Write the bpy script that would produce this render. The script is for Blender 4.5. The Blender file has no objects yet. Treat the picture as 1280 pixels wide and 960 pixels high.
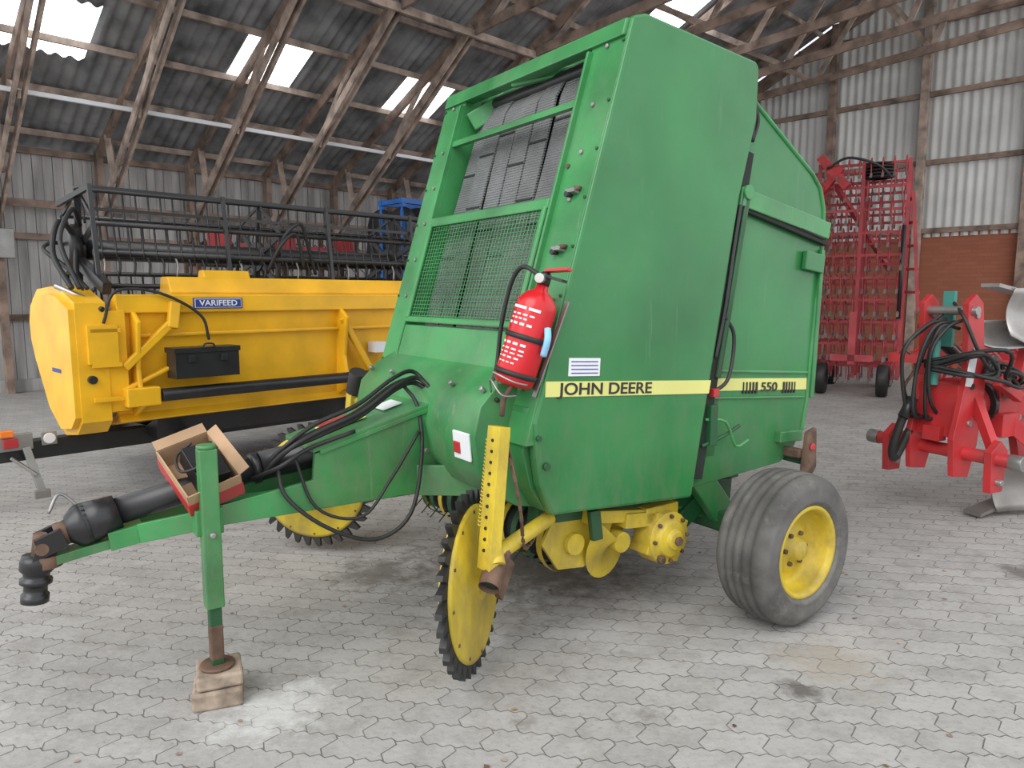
import bpy, math, random
from mathutils import Vector, Matrix, Euler
random.seed(3)
V=Vector
sc=bpy.context.scene
# ---------------------------------------------------------------- materials
def mat(name,col,rough=.5,metal=0.,var=.15,scale=3.,bump=.0,bscale=40.,col2=None,dirt=0.,dirtcol=(.25,.2,.15),emit=None,dscale=1.7,stretch=None,d2=0.,d2col=(.3,.27,.22),d2z=None,scr=0.,scrcol=(.2,.3,.2)):
    m=bpy.data.materials.new(name); m.use_nodes=True
    nt=m.node_tree; N=nt.nodes; L=nt.links
    b=N['Principled BSDF']; b.inputs['Roughness'].default_value=rough; b.inputs['Metallic'].default_value=metal
    tc=N.new('ShaderNodeTexCoord'); src=tc.outputs['Object']
    if stretch:
        mp=N.new('ShaderNodeMapping'); mp.inputs['Scale'].default_value=stretch
        L.new(src,mp.inputs['Vector']); src=mp.outputs['Vector']
    nz=N.new('ShaderNodeTexNoise'); nz.inputs['Scale'].default_value=scale; nz.inputs['Detail'].default_value=6
    L.new(src,nz.inputs['Vector'])
    mx=N.new('ShaderNodeMix'); mx.data_type='RGBA'
    c2=col2 or tuple(max(0,c*(1-var*2)) for c in col)
    c1=tuple(min(1,c*(1+var)) for c in col) if not col2 else col
    mx.inputs['A'].default_value=(*c1,1); mx.inputs['B'].default_value=(*c2,1)
    mr=N.new('ShaderNodeMapRange'); mr.inputs['From Min'].default_value=.35; mr.inputs['From Max'].default_value=.7
    L.new(nz.outputs['Fac'],mr.inputs['Value']); L.new(mr.outputs[0],mx.inputs['Factor'])
    out=mx.outputs['Result']
    def layer(out,amount,colr,s,lo,hi,st=None,zr=None):
        n2=N.new('ShaderNodeTexNoise'); n2.inputs['Scale'].default_value=s; n2.inputs['Detail'].default_value=12; n2.inputs['Roughness'].default_value=.7
        if st:
            q=N.new('ShaderNodeMapping'); q.inputs['Scale'].default_value=st; L.new(tc.outputs['Object'],q.inputs[0]); L.new(q.outputs[0],n2.inputs['Vector'])
        else: L.new(tc.outputs['Object'],n2.inputs['Vector'])
        m2=N.new('ShaderNodeMapRange'); m2.inputs['From Min'].default_value=lo; m2.inputs['From Max'].default_value=hi; m2.inputs['To Max'].default_value=amount
        L.new(n2.outputs['Fac'],m2.inputs['Value']); f=m2.outputs[0]
        if zr:
            sp=N.new('ShaderNodeSeparateXYZ'); L.new(tc.outputs['Object'],sp.inputs[0])
            r=N.new('ShaderNodeMapRange'); r.inputs['From Min'].default_value=zr[0]; r.inputs['From Max'].default_value=zr[1]; r.inputs['To Min'].default_value=1; r.inputs['To Max'].default_value=.12
            L.new(sp.outputs['Z'],r.inputs['Value'])
            mu=N.new('ShaderNodeMath'); mu.operation='MULTIPLY'; L.new(f,mu.inputs[0]); L.new(r.outputs[0],mu.inputs[1]); f=mu.outputs[0]
        mm=N.new('ShaderNodeMix'); mm.data_type='RGBA'; L.new(f,mm.inputs['Factor'])
        L.new(out,mm.inputs['A']); mm.inputs['B'].default_value=(*colr,1); return mm.outputs['Result']
    if dirt>0: out=layer(out,dirt,dirtcol,dscale,.5,.75)
    if d2>0: out=layer(out,d2,d2col,9.,.42,.72,(1,1,.35),d2z)
    if scr>0: out=layer(out,scr,scrcol,7.,.60,.66,(3,3,.25))
    L.new(out,b.inputs['Base Color'])
    if bump>0:
        n3=N.new('ShaderNodeTexNoise'); n3.inputs['Scale'].default_value=bscale; n3.inputs['Detail'].default_value=4
        L.new(src,n3.inputs['Vector'])
        bp=N.new('ShaderNodeBump'); bp.inputs['Strength'].default_value=bump; bp.inputs['Distance'].default_value=.01
        L.new(n3.outputs['Fac'],bp.inputs['Height']); L.new(bp.outputs[0],b.inputs['Normal'])
    if emit:
        b.inputs['Emission Color'].default_value=(*emit[:3],1); b.inputs['Emission Strength'].default_value=emit[3]
    return m
GREEN=mat('green_paint',(.028,.195,.055),.28,var=.16,scale=1.3,bump=.18,bscale=3.5,dirt=.4,dirtcol=(.075,.22,.10),d2=.8,d2col=(.12,.18,.09),d2z=(.6,1.3),scr=.4,scrcol=(.09,.23,.12))
GREEN2=mat('green_frame_paint',(.044,.245,.075),.36,var=.2,scale=3,dirt=.5,dirtcol=(.14,.25,.14),bump=.1,d2=.65,d2col=(.16,.18,.11),d2z=(.6,1.5),scr=.45,scrcol=(.17,.24,.16))
GREEND=mat('green_dark_paint',(.012,.08,.026),.5,dirt=.6,dirtcol=(.065,.07,.045))
YEL=mat('yellow_paint',(.62,.46,.03),.45,dirt=.7,dirtcol=(.28,.19,.07),scale=4,dscale=5,d2=.55,d2col=(.2,.15,.08))
YELC=mat('header_yellow_paint',(.85,.46,.015),.35,var=.10,dirt=.2,dirtcol=(.5,.32,.08))
DECY=mat('stripe_yellow',(.70,.69,.22),.4,var=.05)
BLK=mat('black_rubber',(.018,.018,.018),.55,var=.3,dirt=.4,dirtcol=(.08,.075,.07))
BLKM=mat('black_steel',(.02,.02,.022),.35,var=.2,dirt=.3,dirtcol=(.08,.07,.06))
DARK=mat('dark_interior',(.015,.02,.015),.8)
TYRE=mat('tyre_rubber',(.10,.095,.09),.85,var=.3,scale=6,dirt=.9,dirtcol=(.28,.265,.245),bump=.2,dscale=3)
RED=mat('red_paint',(.48,.03,.035),.42,dirt=.6,dirtcol=(.24,.08,.07),dscale=4)
REDD=mat('faded_red_paint',(.42,.05,.06),.6,dirt=.8,dirtcol=(.25,.13,.12),dscale=5)
REDX=mat('extinguisher_red',(.56,.012,.018),.25,var=.08)
STEEL=mat('worn_steel',(.36,.35,.34),.38,metal=.7,dirt=.7,dirtcol=(.26,.2,.16))
RUST=mat('rusty_steel',(.13,.075,.05),.8,var=.3,scale=12,dirt=.6,dirtcol=(.08,.05,.04))
WHITE=mat('white_label',(.75,.76,.78),.5,var=.05)
BLUE=mat('blue_paint',(.02,.13,.45),.4,dirt=.4,dirtcol=(.06,.1,.2))
NAVY=mat('navy_sign',(.03,.05,.25),.4,var=.05)
ORANGE=mat('amber_lens',(.9,.22,.02),.2,var=.05)
CARD=mat('cardboard',(.42,.27,.16),.85,var=.15)
TEAL=mat('teal_plastic',(.06,.28,.24),.6)
CONC=mat('concrete_block',(.34,.27,.21),.9,var=.25,scale=14,bump=.4,dirt=.5,dirtcol=(.16,.11,.08),dscale=8)
TIMB=mat('timber',(.44,.34,.28),.8,var=.3,scale=4,bump=.2,dirt=.6,dirtcol=(.5,.45,.41))
TIMD=mat('timber_weathered',(.30,.215,.17),.85,var=.3,scale=4,bump=.2,dirt=.4,dirtcol=(.4,.34,.3))
PLANK=mat('grey_planks',(.50,.485,.47),.85,var=.2,scale=2.2,bump=.2,stretch=(3,3,.35),dirt=.4,dirtcol=(.34,.32,.30))
ROOFM=mat('fibre_cement_roof',(.27,.275,.28),.9,var=.3,scale=2.,dirt=.6,dirtcol=(.38,.37,.365),bump=.2)
CORR=mat('corrugated_light',(.68,.685,.665),.6,var=.08,scale=1.,dirt=.5,dirtcol=(.48,.46,.43),dscale=.8)
SKYL=mat('translucent_skylight',(.9,.93,.95),.6,var=.03,emit=(.93,.97,1,3.4))
CLOTH=mat('blue_cloth',(.25,.5,.7),.8)
def nodes(m): return m.node_tree.nodes,m.node_tree.links
def mathf(N,L):
    def M(op,a,b=None):
        n=N.new('ShaderNodeMath'); n.operation=op
        for i,q in enumerate((a,b)):
            if q is None: continue
            if isinstance(q,(int,float)): n.inputs[i].default_value=q
            else: L.new(q,n.inputs[i])
        return n.outputs[0]
    return M
def beltmat():
    m=mat('baler_belt',(.22,.225,.23),.6,var=.2,scale=3,dirt=.5,dirtcol=(.32,.32,.31))
    N,L=nodes(m); M=mathf(N,L)
    tc=N.new('ShaderNodeTexCoord'); sp=N.new('ShaderNodeSeparateXYZ'); L.new(tc.outputs['Object'],sp.inputs[0])
    a=M('SINE',M('MULTIPLY',M('ADD',sp.outputs['Y'],sp.outputs['Z']),240.))
    c=M('SINE',M('MULTIPLY',M('SUBTRACT',sp.outputs['Y'],sp.outputs['Z']),240.))
    bp=N.new('ShaderNodeBump'); bp.inputs['Strength'].default_value=.9; bp.inputs['Distance'].default_value=.008
    L.new(M('MULTIPLY',a,c),bp.inputs['Height']); L.new(bp.outputs[0],N['Principled BSDF'].inputs['Normal'])
    return m
BELT=beltmat()
def brickmat():
    m=bpy.data.materials.new('red_brown_brick'); m.use_nodes=True
    N,L=nodes(m); M=mathf(N,L); b=N['Principled BSDF']; b.inputs['Roughness'].default_value=.85
    tc=N.new('ShaderNodeTexCoord'); sp=N.new('ShaderNodeSeparateXYZ'); L.new(tc.outputs['Object'],sp.inputs[0])
    cb=N.new('ShaderNodeCombineXYZ'); L.new(M('SUBTRACT',sp.outputs['X'],sp.outputs['Y']),cb.inputs[0]); L.new(sp.outputs['Z'],cb.inputs[1])
    br=N.new('ShaderNodeTexBrick'); br.inputs['Scale'].default_value=1; br.inputs['Brick Width'].default_value=.33; br.inputs['Row Height'].default_value=.08; br.inputs['Mortar Size'].default_value=.005
    br.inputs['Color1'].default_value=(.32,.105,.06,1); br.inputs['Color2'].default_value=(.38,.135,.075,1); br.inputs['Mortar'].default_value=(.24,.09,.065,1)
    L.new(cb.outputs[0],br.inputs['Vector'])
    n=N.new('ShaderNodeTexNoise'); n.inputs['Scale'].default_value=1.4; n.inputs['Detail'].default_value=8; L.new(tc.outputs['Object'],n.inputs['Vector'])
    x=N.new('ShaderNodeMix'); x.data_type='RGBA'; L.new(M('MULTIPLY',n.outputs['Fac'],.6),x.inputs['Factor']); L.new(br.outputs['Color'],x.inputs['A']); x.inputs['B'].default_value=(.40,.155,.09,1)
    L.new(x.outputs['Result'],b.inputs['Base Color']); return m
BROWN=brickmat()
def floormat():
    m=bpy.data.materials.new('interlocking_pavers'); m.use_nodes=True
    N,L=nodes(m); M=mathf(N,L); b=N['Principled BSDF']; b.inputs['Roughness'].default_value=.68
    tc=N.new('ShaderNodeTexCoord'); mp=N.new('ShaderNodeMapping'); mp.inputs['Rotation'].default_value=(0,0,math.radians(9))
    L.new(tc.outputs['Object'],mp.inputs[0])
    wn=N.new('ShaderNodeTexNoise'); wn.inputs['Scale'].default_value=4; L.new(tc.outputs['Object'],wn.inputs['Vector'])
    wv=N.new('ShaderNodeVectorMath'); wv.operation='SCALE'; wv.inputs['Scale'].default_value=.02; L.new(wn.outputs['Color'],wv.inputs[0])
    wa=N.new('ShaderNodeVectorMath'); wa.operation='ADD'; L.new(mp.outputs[0],wa.inputs[0]); L.new(wv.outputs[0],wa.inputs[1])
    sp=N.new('ShaderNodeSeparateXYZ'); L.new(wa.outputs[0],sp.inputs[0])
    W,H=.215,.12
    px=M('PINGPONG',M('ADD',sp.outputs['Y'],H/4),H/2); py=M('PINGPONG',M('ADD',sp.outputs['X'],W/8),W/8)
    x2=M('ADD',sp.outputs['X'],M('MULTIPLY',px,.6)); y2=M('ADD',sp.outputs['Y'],M('MULTIPLY',py,.55))
    cb=N.new('ShaderNodeCombineXYZ'); L.new(x2,cb.inputs[0]); L.new(y2,cb.inputs[1])
    br=N.new('ShaderNodeTexBrick'); br.offset=.5; br.inputs['Scale'].default_value=1
    br.inputs['Brick Width'].default_value=W; br.inputs['Row Height'].default_value=H
    br.inputs['Mortar Size'].default_value=.0034; br.inputs['Mortar Smooth'].default_value=.5
    br.inputs['Color1'].default_value=(.34,.33,.32,1); br.inputs['Color2'].default_value=(.40,.388,.376,1)
    br.inputs['Mortar'].default_value=(.11,.10,.09,1)
    L.new(cb.outputs[0],br.inputs['Vector'])
    def noise(s,d,lo,hi,tmax,off=0):
        n=N.new('ShaderNodeTexNoise'); n.inputs['Scale'].default_value=s; n.inputs['Detail'].default_value=d; n.inputs['Roughness'].default_value=.7
        q=N.new('ShaderNodeMapping'); q.inputs['Location'].default_value=(off,off*.7,0); L.new(tc.outputs['Object'],q.inputs[0]); L.new(q.outputs[0],n.inputs['Vector'])
        r=N.new('ShaderNodeMapRange'); r.inputs['From Min'].default_value=lo; r.inputs['From Max'].default_value=hi; r.inputs['To Max'].default_value=tmax
        L.new(n.outputs['Fac'],r.inputs['Value']); return r.outputs[0]
    def mixc(a,f,c):
        x=N.new('ShaderNodeMix'); x.data_type='RGBA'; L.new(f,x.inputs['Factor']); L.new(a,x.inputs['A']); x.inputs['B'].default_value=(*c,1); return x.outputs['Result']
    def spot(x,y,r,amp):
        d=N.new('ShaderNodeVectorMath'); d.operation='DISTANCE'; L.new(tc.outputs['Object'],d.inputs[0]); d.inputs[1].default_value=(x,y,0)
        n=N.new('ShaderNodeTexNoise'); n.inputs['Scale'].default_value=9; n.inputs['Detail'].default_value=10; n.inputs['Roughness'].default_value=.7; L.new(tc.outputs['Object'],n.inputs['Vector'])
        dd=M('ADD',d.outputs['Value'],M('MULTIPLY',M('SUBTRACT',n.outputs['Fac'],.5),r*3.2))
        rr=N.new('ShaderNodeMapRange'); rr.inputs['From Min'].default_value=r*.3; rr.inputs['From Max'].default_value=r; rr.inputs['To Min'].default_value=amp; rr.inputs['To Max'].default_value=0
        L.new(dd,rr.inputs['Value']); return rr.outputs[0]
    o=mixc(br.outputs['Color'],noise(.7,8,.42,.72,.45),(.26,.248,.235))
    o=mixc(o,noise(1.5,14,.50,.72,.38,5),(.50,.49,.48))
    o=mixc(o,noise(5,14,.48,.72,.6,9),(.19,.178,.162))
    o=mixc(o,noise(11,14,.50,.70,.35,2),(.46,.45,.435))
    o=mixc(o,noise(2.1,12,.61,.70,.65,3),(.14,.122,.108))
    o=mixc(o,noise(34,5,.54,.78,.6),(.15,.135,.12))
    o=mixc(o,spot(-.92,2.55,.24,.65),(.62,.62,.62)); o=mixc(o,spot(-2.0,2.40,.3,.35),(.55,.55,.55)); o=mixc(o,spot(.45,3.1,.2,.3),(.52,.52,.52))
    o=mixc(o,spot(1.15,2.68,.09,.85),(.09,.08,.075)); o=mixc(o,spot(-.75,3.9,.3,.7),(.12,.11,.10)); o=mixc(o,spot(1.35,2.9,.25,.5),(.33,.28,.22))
    o=mixc(o,spot(2.9,3.9,.16,.8),(.12,.11,.1)); o=mixc(o,spot(.1,4.1,.8,.75),(.11,.10,.088)); o=mixc(o,spot(-.1,3.3,.25,.45),(.17,.15,.13))  # the broad dark patch paints shade on the floor under the baler
    L.new(o,b.inputs['Base Color'])
    bp=N.new('ShaderNodeBump'); bp.inputs['Strength'].default_value=.5; bp.inputs['Distance'].default_value=.006
    inv=M('SUBTRACT',1.,br.outputs['Fac'])
    n=N.new('ShaderNodeTexNoise'); n.inputs['Scale'].default_value=45; n.inputs['Detail'].default_value=6; L.new(tc.outputs['Object'],n.inputs['Vector'])
    L.new(M('ADD',inv,M('MULTIPLY',n.outputs['Fac'],.9)),bp.inputs['Height']); L.new(bp.outputs[0],b.inputs['Normal'])
    return m
FLOOR=floormat()
# ---------------------------------------------------------------- mesh builder
def catmull(pts,sub=6):
    P=[V(p) for p in pts]
    if len(P)<3: return P
    Q=[P[0]*2-P[1]]+P+[P[-1]*2-P[-2]]; out=[]
    for i in range(1,len(Q)-2):
        a,b,c,d=Q[i-1:i+3]
        for k in range(sub):
            t=k/sub
            out.append(.5*((2*b)+(c-a)*t+(2*a-5*b+4*c-d)*t*t+(3*b-a-3*c+d)*t**3))
    out.append(P[-1]); return out
def frame(d):
    d=d.normalized(); u=V((0,0,1)) if abs(d.z)<.95 else V((1,0,0))
    s=d.cross(u).normalized(); return s,s.cross(d).normalized()
class MB:
    def __init__(s): s.v=[];s.f=[];s.mi=[];s.sm=[];s.mats=[]; s.T=Matrix()
    def add(s,vs,fs,m,smooth=False):
        if m not in s.mats: s.mats.append(m)
        k=s.mats.index(m); o=len(s.v)
        s.v+=[s.T@V(q) for q in vs]
        for i,f in enumerate(fs):
            s.f.append([o+j for j in f]); s.mi.append(k); s.sm.append(smooth if isinstance(smooth,bool) else smooth[i])
    def box(s,c,size,m,rot=(0,0,0)):
        R=Euler([math.radians(a) for a in rot]).to_matrix(); c=V(c); h=V(size)/2
        vs=[c+R@V((x*h.x,y*h.y,z*h.z)) for x in(-1,1) for y in(-1,1) for z in(-1,1)]
        s.add(vs,[(0,1,3,2),(4,6,7,5),(0,4,5,1),(2,3,7,6),(0,2,6,4),(1,5,7,3)],m)
    def beam(s,p,q,w,h,m,up=None,w2=None,h2=None):
        p=V(p);q=V(q);d=(q-p).normalized()
        if up is None: a,b=frame(d)
        else: a=d.cross(V(up)).normalized(); b=a.cross(d).normalized()
        w2=w2 or w;h2=h2 or h
        vs=[]
        for c,ww,hh in((p,w,h),(q,w2,h2)):
            for i,j in((-1,-1),(1,-1),(1,1),(-1,1)): vs.append(c+a*i*ww/2+b*j*hh/2)
        s.add(vs,[(0,1,2,3),(7,6,5,4),(0,4,5,1),(1,5,6,2),(2,6,7,3),(3,7,4,0)],m)
    def cyl(s,p,q,r,m,r2=None,n=20,cap=True):
        p=V(p);q=V(q);r2=r if r2 is None else r2;a,b=frame(q-p);vs=[]
        for c,rr in((p,r),(q,r2)):
            for i in range(n):
                t=2*math.pi*i/n; vs.append(c+a*math.cos(t)*rr+b*math.sin(t)*rr)
        fs=[(i,(i+1)%n,n+(i+1)%n,n+i) for i in range(n)];sm=[True]*n
        if cap: fs+=[tuple(range(n))[::-1],tuple(range(n,2*n))];sm+=[False,False]
        s.add(vs,fs,m,sm)
    def tube(s,pts,r,m,n=8,sub=6,smooth=True):
        P=catmull(pts,sub) if smooth else [V(p) for p in pts]
        vs=[];fs=[];a=None
        for i,p in enumerate(P):
            d=(P[min(i+1,len(P)-1)]-P[max(i-1,0)]).normalized()
            if a is None: a,b=frame(d)
            else:
                a=(a-d*a.dot(d)).normalized(); b=a.cross(d)
            for k in range(n):
                t=2*math.pi*k/n; vs.append(p+a*math.cos(t)*r+b*math.sin(t)*r)
        for i in range(len(P)-1):
            for k in range(n): fs.append((i*n+k,i*n+(k+1)%n,(i+1)*n+(k+1)%n,(i+1)*n+k))
        sm=[True]*len(fs); fs+=[tuple(range(n)),tuple(range((len(P)-1)*n,len(P)*n))]; sm+=[False]*2
        s.add(vs,fs,m,sm)
    def prism(s,poly,y0,y1,m,smooth=False):   # poly in (x,z), extruded along y
        n=len(poly); vs=[(x,y0,z) for x,z in poly]+[(x,y1,z) for x,z in poly]
        fs=[(i,(i+1)%n,n+(i+1)%n,n+i) for i in range(n)]+[tuple(range(n)),tuple(range(n,2*n))]
        s.add(vs,fs,m,[smooth]*n+[False]*2)
    def prismx(s,poly,x0,x1,m,smooth=False):  # poly in (y,z), extruded along x
        n=len(poly); vs=[(x0,a,b) for a,b in poly]+[(x1,a,b) for a,b in poly]
        s.add(vs,[(i,(i+1)%n,n+(i+1)%n,n+i) for i in range(n)]+[tuple(range(n)),tuple(range(n,2*n))],m,[smooth]*n+[False]*2)
    def sheet(s,poly,y0,y1,t,m,smooth=True):
        n=len(poly); vs=[]
        for y in(y0,y1): vs+=[(x,y,z) for x,z in poly]
        s.add(vs,[(i,i+1,n+i+1,n+i) for i in range(n-1)],m,smooth)
    def lathe(s,prof,c,ax,m,n=40,smooth=True):
        c=V(c);ax=V(ax).normalized();a,b=frame(ax);vs=[]
        for r,h in prof:
            for i in range(n):
                t=2*math.pi*i/n; vs.append(c+ax*h+a*math.cos(t)*r+b*math.sin(t)*r)
        fs=[]
        for j in range(len(prof)-1):
            for i in range(n): fs.append((j*n+i,j*n+(i+1)%n,(j+1)*n+(i+1)%n,(j+1)*n+i))
        s.add(vs,fs,m,smooth)
    def grid(s,fn,nu,nv,m,smooth=True,skip=None):
        vs=[fn(i/nu,j/nv) for i in range(nu+1) for j in range(nv+1)]
        fs=[(i*(nv+1)+j,(i+1)*(nv+1)+j,(i+1)*(nv+1)+j+1,i*(nv+1)+j+1) for i in range(nu) for j in range(nv) if not(skip and skip((i+.5)/nu,(j+.5)/nv))]
        s.add(vs,fs,m,smooth)
    def build(s,name,parent=None,bevel=0,loc=None,rotz=0,solid=0,norm=True):
        me=bpy.data.meshes.new(name); me.from_pydata([tuple(q) for q in s.v],[],s.f); 
        for m in s.mats: me.materials.append(m)
        me.polygons.foreach_set('material_index',s.mi); me.polygons.foreach_set('use_smooth',s.sm)
        if norm:
            import bmesh
            bm=bmesh.new(); bm.from_mesh(me); bmesh.ops.recalc_face_normals(bm,faces=bm.faces); bm.to_mesh(me); bm.free()
        me.update()
        o=bpy.data.objects.new(name,me); sc.collection.objects.link(o)
        if parent: o.parent=parent
        if loc: o.location=loc
        o.rotation_euler[2]=rotz
        if solid:
            md=o.modifiers.new('solid','SOLIDIFY'); md.thickness=solid; md.offset=0
        if bevel:
            md=o.modifiers.new('bevel','BEVEL'); md.width=bevel; md.segments=2; md.limit_method='ANGLE'; md.angle_limit=math.radians(35)
        return o
def empty(name,loc=(0,0,0),rotz=0,rot=None):
    e=bpy.data.objects.new(name,None); sc.collection.objects.link(e); e.location=loc
    e.rotation_euler=rot or (0,0,rotz); e.empty_display_size=.2; return e
def text(name,body,size,loc,rot,m,parent,align='LEFT',ext=.001,xs=1.,bold=0.):
    c=bpy.data.curves.new(name,'FONT'); c.body=body; c.size=size; c.align_x=align; c.align_y='CENTER'; c.extrude=ext; c.offset=bold
    o=bpy.data.objects.new(name+'_t',c); sc.collection.objects.link(o)
    bpy.context.view_layer.update()
    me=bpy.data.meshes.new_from_object(o); bpy.data.objects.remove(o)
    me.materials.clear(); me.materials.append(m)
    o=bpy.data.objects.new(name,me); sc.collection.objects.link(o); o.parent=parent; o.location=loc; o.rotation_euler=[math.radians(a) for a in rot]; o.scale=(xs,1,1)
    return o
# ---------------------------------------------------------------- building shell
BT=V((.7009,.7133,0)); BD=V((.7133,-.7009,0)); BO=V((-8,11.6,0))
def P(t,d,z): return BO+BT*t+BD*d+V((0,0,z))
SL=.48; EA=3.9
T0,T1=-3.2,14.2; D1=14.
def rz(d): return EA+SL*d
b=MB(); b.grid(lambda u,v:(-16+u*36,-6+v*36,0),8,8,FLOOR,False); b.build('floor')
b=MB(); t=T0
while t<T1:
    w=.145; off=random.uniform(-.004,.004)+(.012 if int(t/.145)%2 else 0)
    p=P(t+w/2,-.05-off,0); ang=math.atan2(BT.y,BT.x)
    for z0,z1 in((0,2.48),(2.5,3.92)):
        b.box(p+V((0,0,(z0+z1)/2)),(w-.008,.03,z1-z0),PLANK,(0,0,math.degrees(ang)))
    t+=w
b.beam(P(T0,-.09,1.95),P(T1,-.09,1.95),.02,3.9,DARK)
for z in(1.2,2.5,3.85): b.beam(P(T0,.03,z),P(T1,.03,z),.06,.10,TIMD)
b.beam(P(T0,.0,.1),P(T1,.0,.1),.08,.2,PLANK)
b.build('wall_left')
b=MB()
def gfn(u,v):
    d=u*15; z=2.75+v*(rz(min(d,D1))-2.75)
    return P(T1+.03+.022*math.sin(d*2*math.pi/.17),d,z)
b.grid(gfn,15*30,4,CORR)
b.beam(P(T1+.07,0,1.45),P(T1+.07,15,1.45),.05,2.9,BROWN)
b.beam(P(T1,0,2.88),P(T1,15,2.88),.08,.1,TIMD)
for z in(4.25,5.6,7.0,8.4):
    d0=max(0,(z-EA)/SL); b.beam(P(T1-.04,d0,z),P(T1-.04,15,z),.08,.10,TIMD)
for i in range(8):
    d=1.75+i*1.85; b.beam(P(T1-.1,d,0),P(T1-.1,d,rz(min(d,D1))),.14,.18,TIMD if i%2 else TIMB,up=BT)
b.beam(P(T1-.1,0,EA-.15),P(T1-.1,D1,rz(D1)-.15),.1,.25,TIMD)
b.build('wall_back')
wins=[(.2,2.36),(3.25,2.47),(6.23,2.6),(9.75,6.2),(-2.8,2.4),(3.6,6.2),(9.3,2.5)]
WT,WD=.55,.48
def rfn(u,v):
    t=T0+u*(T1-T0); d=-.3+v*(D1+.3)
    return P(t,d,rz(d)+.13+.025*math.sin(t*2*math.pi/.18))
NU,NVr=580,60
def inwin(u,v):
    t=T0+u*(T1-T0); d=-.3+v*(D1+.3)
    return any(abs(t-a)<WT and abs(d-c)<WD for a,c in wins)
b=MB(); b.grid(rfn,NU,NVr,ROOFM,skip=inwin)
d=.3
while d<D1:
    b.beam(P(T0,d,rz(d)+.05),P(T1,d,rz(d)+.05),.05,.09,TIMB); d+=.95
b.build('ceiling',norm=False)
for k,(a,c) in enumerate(wins):
    b=MB()
    def wf(u,v):
        t=a-WT-.05+u*(2*WT+.1); d=c-WD-.3+v*(2*WD+.6)
        return P(t,d,rz(d)+.148+.025*math.sin(t*2*math.pi/.18))
    b.grid(wf,60,2,SKYL); b.build('window_%d'%(k+1))
t=-.15-3
while t<T1-.3:
    b=MB()
    b.beam(P(t,.16,0),P(t,.16,EA+.05),.1,.16,TIMD,up=BD)
    b.beam(P(t,-.0,EA-.08),P(t,D1,rz(D1)-.08),.05,.17,TIMD)
    for o in(-.06,.06):
        b.beam(P(t+o,.1,2.75),P(t+o,4.6,5.95),.035,.13,TIMB)
    b.beam(P(t,.9,3.35),P(t,.7,rz(.7)-.1),.04,.10,TIMB)
    b.beam(P(t,2.2,4.2),P(t,1.5,rz(1.5)-.1),.04,.10,TIMB)
    b.beam(P(t,2.2,4.3),P(t,3.2,rz(3.2)-.1),.04,.10,TIMB)
    b.beam(P(t,4.5,5.9),P(t,D1,6.6),.05,.16,TIMD)
    for k in range(4):
        dd=5+k*2.2; zb=5.9+.7*(dd-4.5)/9.5
        b.beam(P(t,dd,zb),P(t,dd+1.1,rz(dd+1.1)-.1),.04,.1,TIMB); b.beam(P(t,dd+2.2,zb+.15),P(t,dd+1.1,rz(dd+1.1)-.1),.04,.1,TIMB)
    b.build('roof_truss'); t+=1.5
b=MB(); b.beam(P(T0,2.05,4.28),P(T1,2.05,4.28),.05,.06,WHITE); b.beam(P(T0,4.6,5.85),P(T1,4.6,5.85),.05,.12,TIMB)
b.beam(P(T0,.25,3.0),P(T1,.25,3.0),.05,.12,TIMD); b.build('trim_1')
b=MB(); b.box(P(-.15,.33,2.35),(.35,.15,.45),STEEL,(0,0,45.5)); b.cyl(P(-.15,.33,2.58),P(-.15,.3,3.9),.02,STEEL); b.build('electrical_box',bevel=.01)
# ---------------------------------------------------------------- BALER
RB=math.radians(35)
BE=empty('round_baler',(.70,4.19,0),RB)
MBAL=Matrix.Translation((.70,4.19,0))@Matrix.Rotation(RB,4,'Z')
def fx(z): return -1.28+.307*(z-1.04)
W=.76
shield=[(-1.28,1.04),(-1.27,.90),(-1.25,.78),(-1.185,.645),(-.327,.582),(-.05,2.02),(.055,2.39),(.062,2.63),(.04,2.658),(-.70,2.722),(-.77,2.70)]
for nm,sg in(('side_shield_1',-1),('side_shield_2',1)):
    b=MB(); y0,y1=sorted((sg*W,sg*(W-.05))); b.prism(shield,y0,y1,GREEN)
    b.build(nm,BE,bevel=.014)
b=MB()
for sg in(-1,1):   # front legs
    y0,y1=sorted((sg*(W-.01),sg*.53))
    b.prism([(fx(.95)-.005,.95),(fx(2.7)-.005,2.69),(fx(2.7)+.14,2.69),(fx(.95)+.14,.95)],y0,y1,GREEN2)
    ya,yb=sorted((sg*.53,sg*.545)); b.prism([(fx(1.1)-.03,1.1),(fx(2.6)-.03,2.6),(fx(2.6),2.6),(fx(1.1),1.1)],ya,yb,GREEN2)
    for z in(1.2,1.55,1.75,1.95,2.15,2.35,2.6): b.cyl((fx(z)-.015,sg*.64,z),(fx(z),sg*.64,z),.010,STEEL,n=8); b.cyl((fx(z)-.012,sg*.735,z),(fx(z),sg*.735,z),.007,GREEND,n=8)
b.build('front_legs',BE,bevel=.012)
b=MB()
def xbar(z,h,dx=0,th=.05,y=.53,m=GREEN2): b.prism([(fx(z-h/2)-th/2+dx,z-h/2),(fx(z+h/2)-th/2+dx,z+h/2),(fx(z+h/2)+th/2+dx,z+h/2),(fx(z-h/2)+th/2+dx,z-h/2)],-y,y,m)
xbar(2.655,.075,.02,.08,.74); xbar(2.38,.035,.0,.04); xbar(1.945,.05,-.01,.05); xbar(1.425,.03,-.015,.04)
xbar(1.30,.19,.0,.05)
for y in(-.51,.51): b.beam((fx(1.43)-.03,y,1.43),(fx(1.94)-.03,y,1.94),.03,.02,GREEN2)
b.cyl((fx(2.5)+.17,-.55,2.60),(fx(2.5)+.17,.55,2.60),.04,BLKM)
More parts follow.
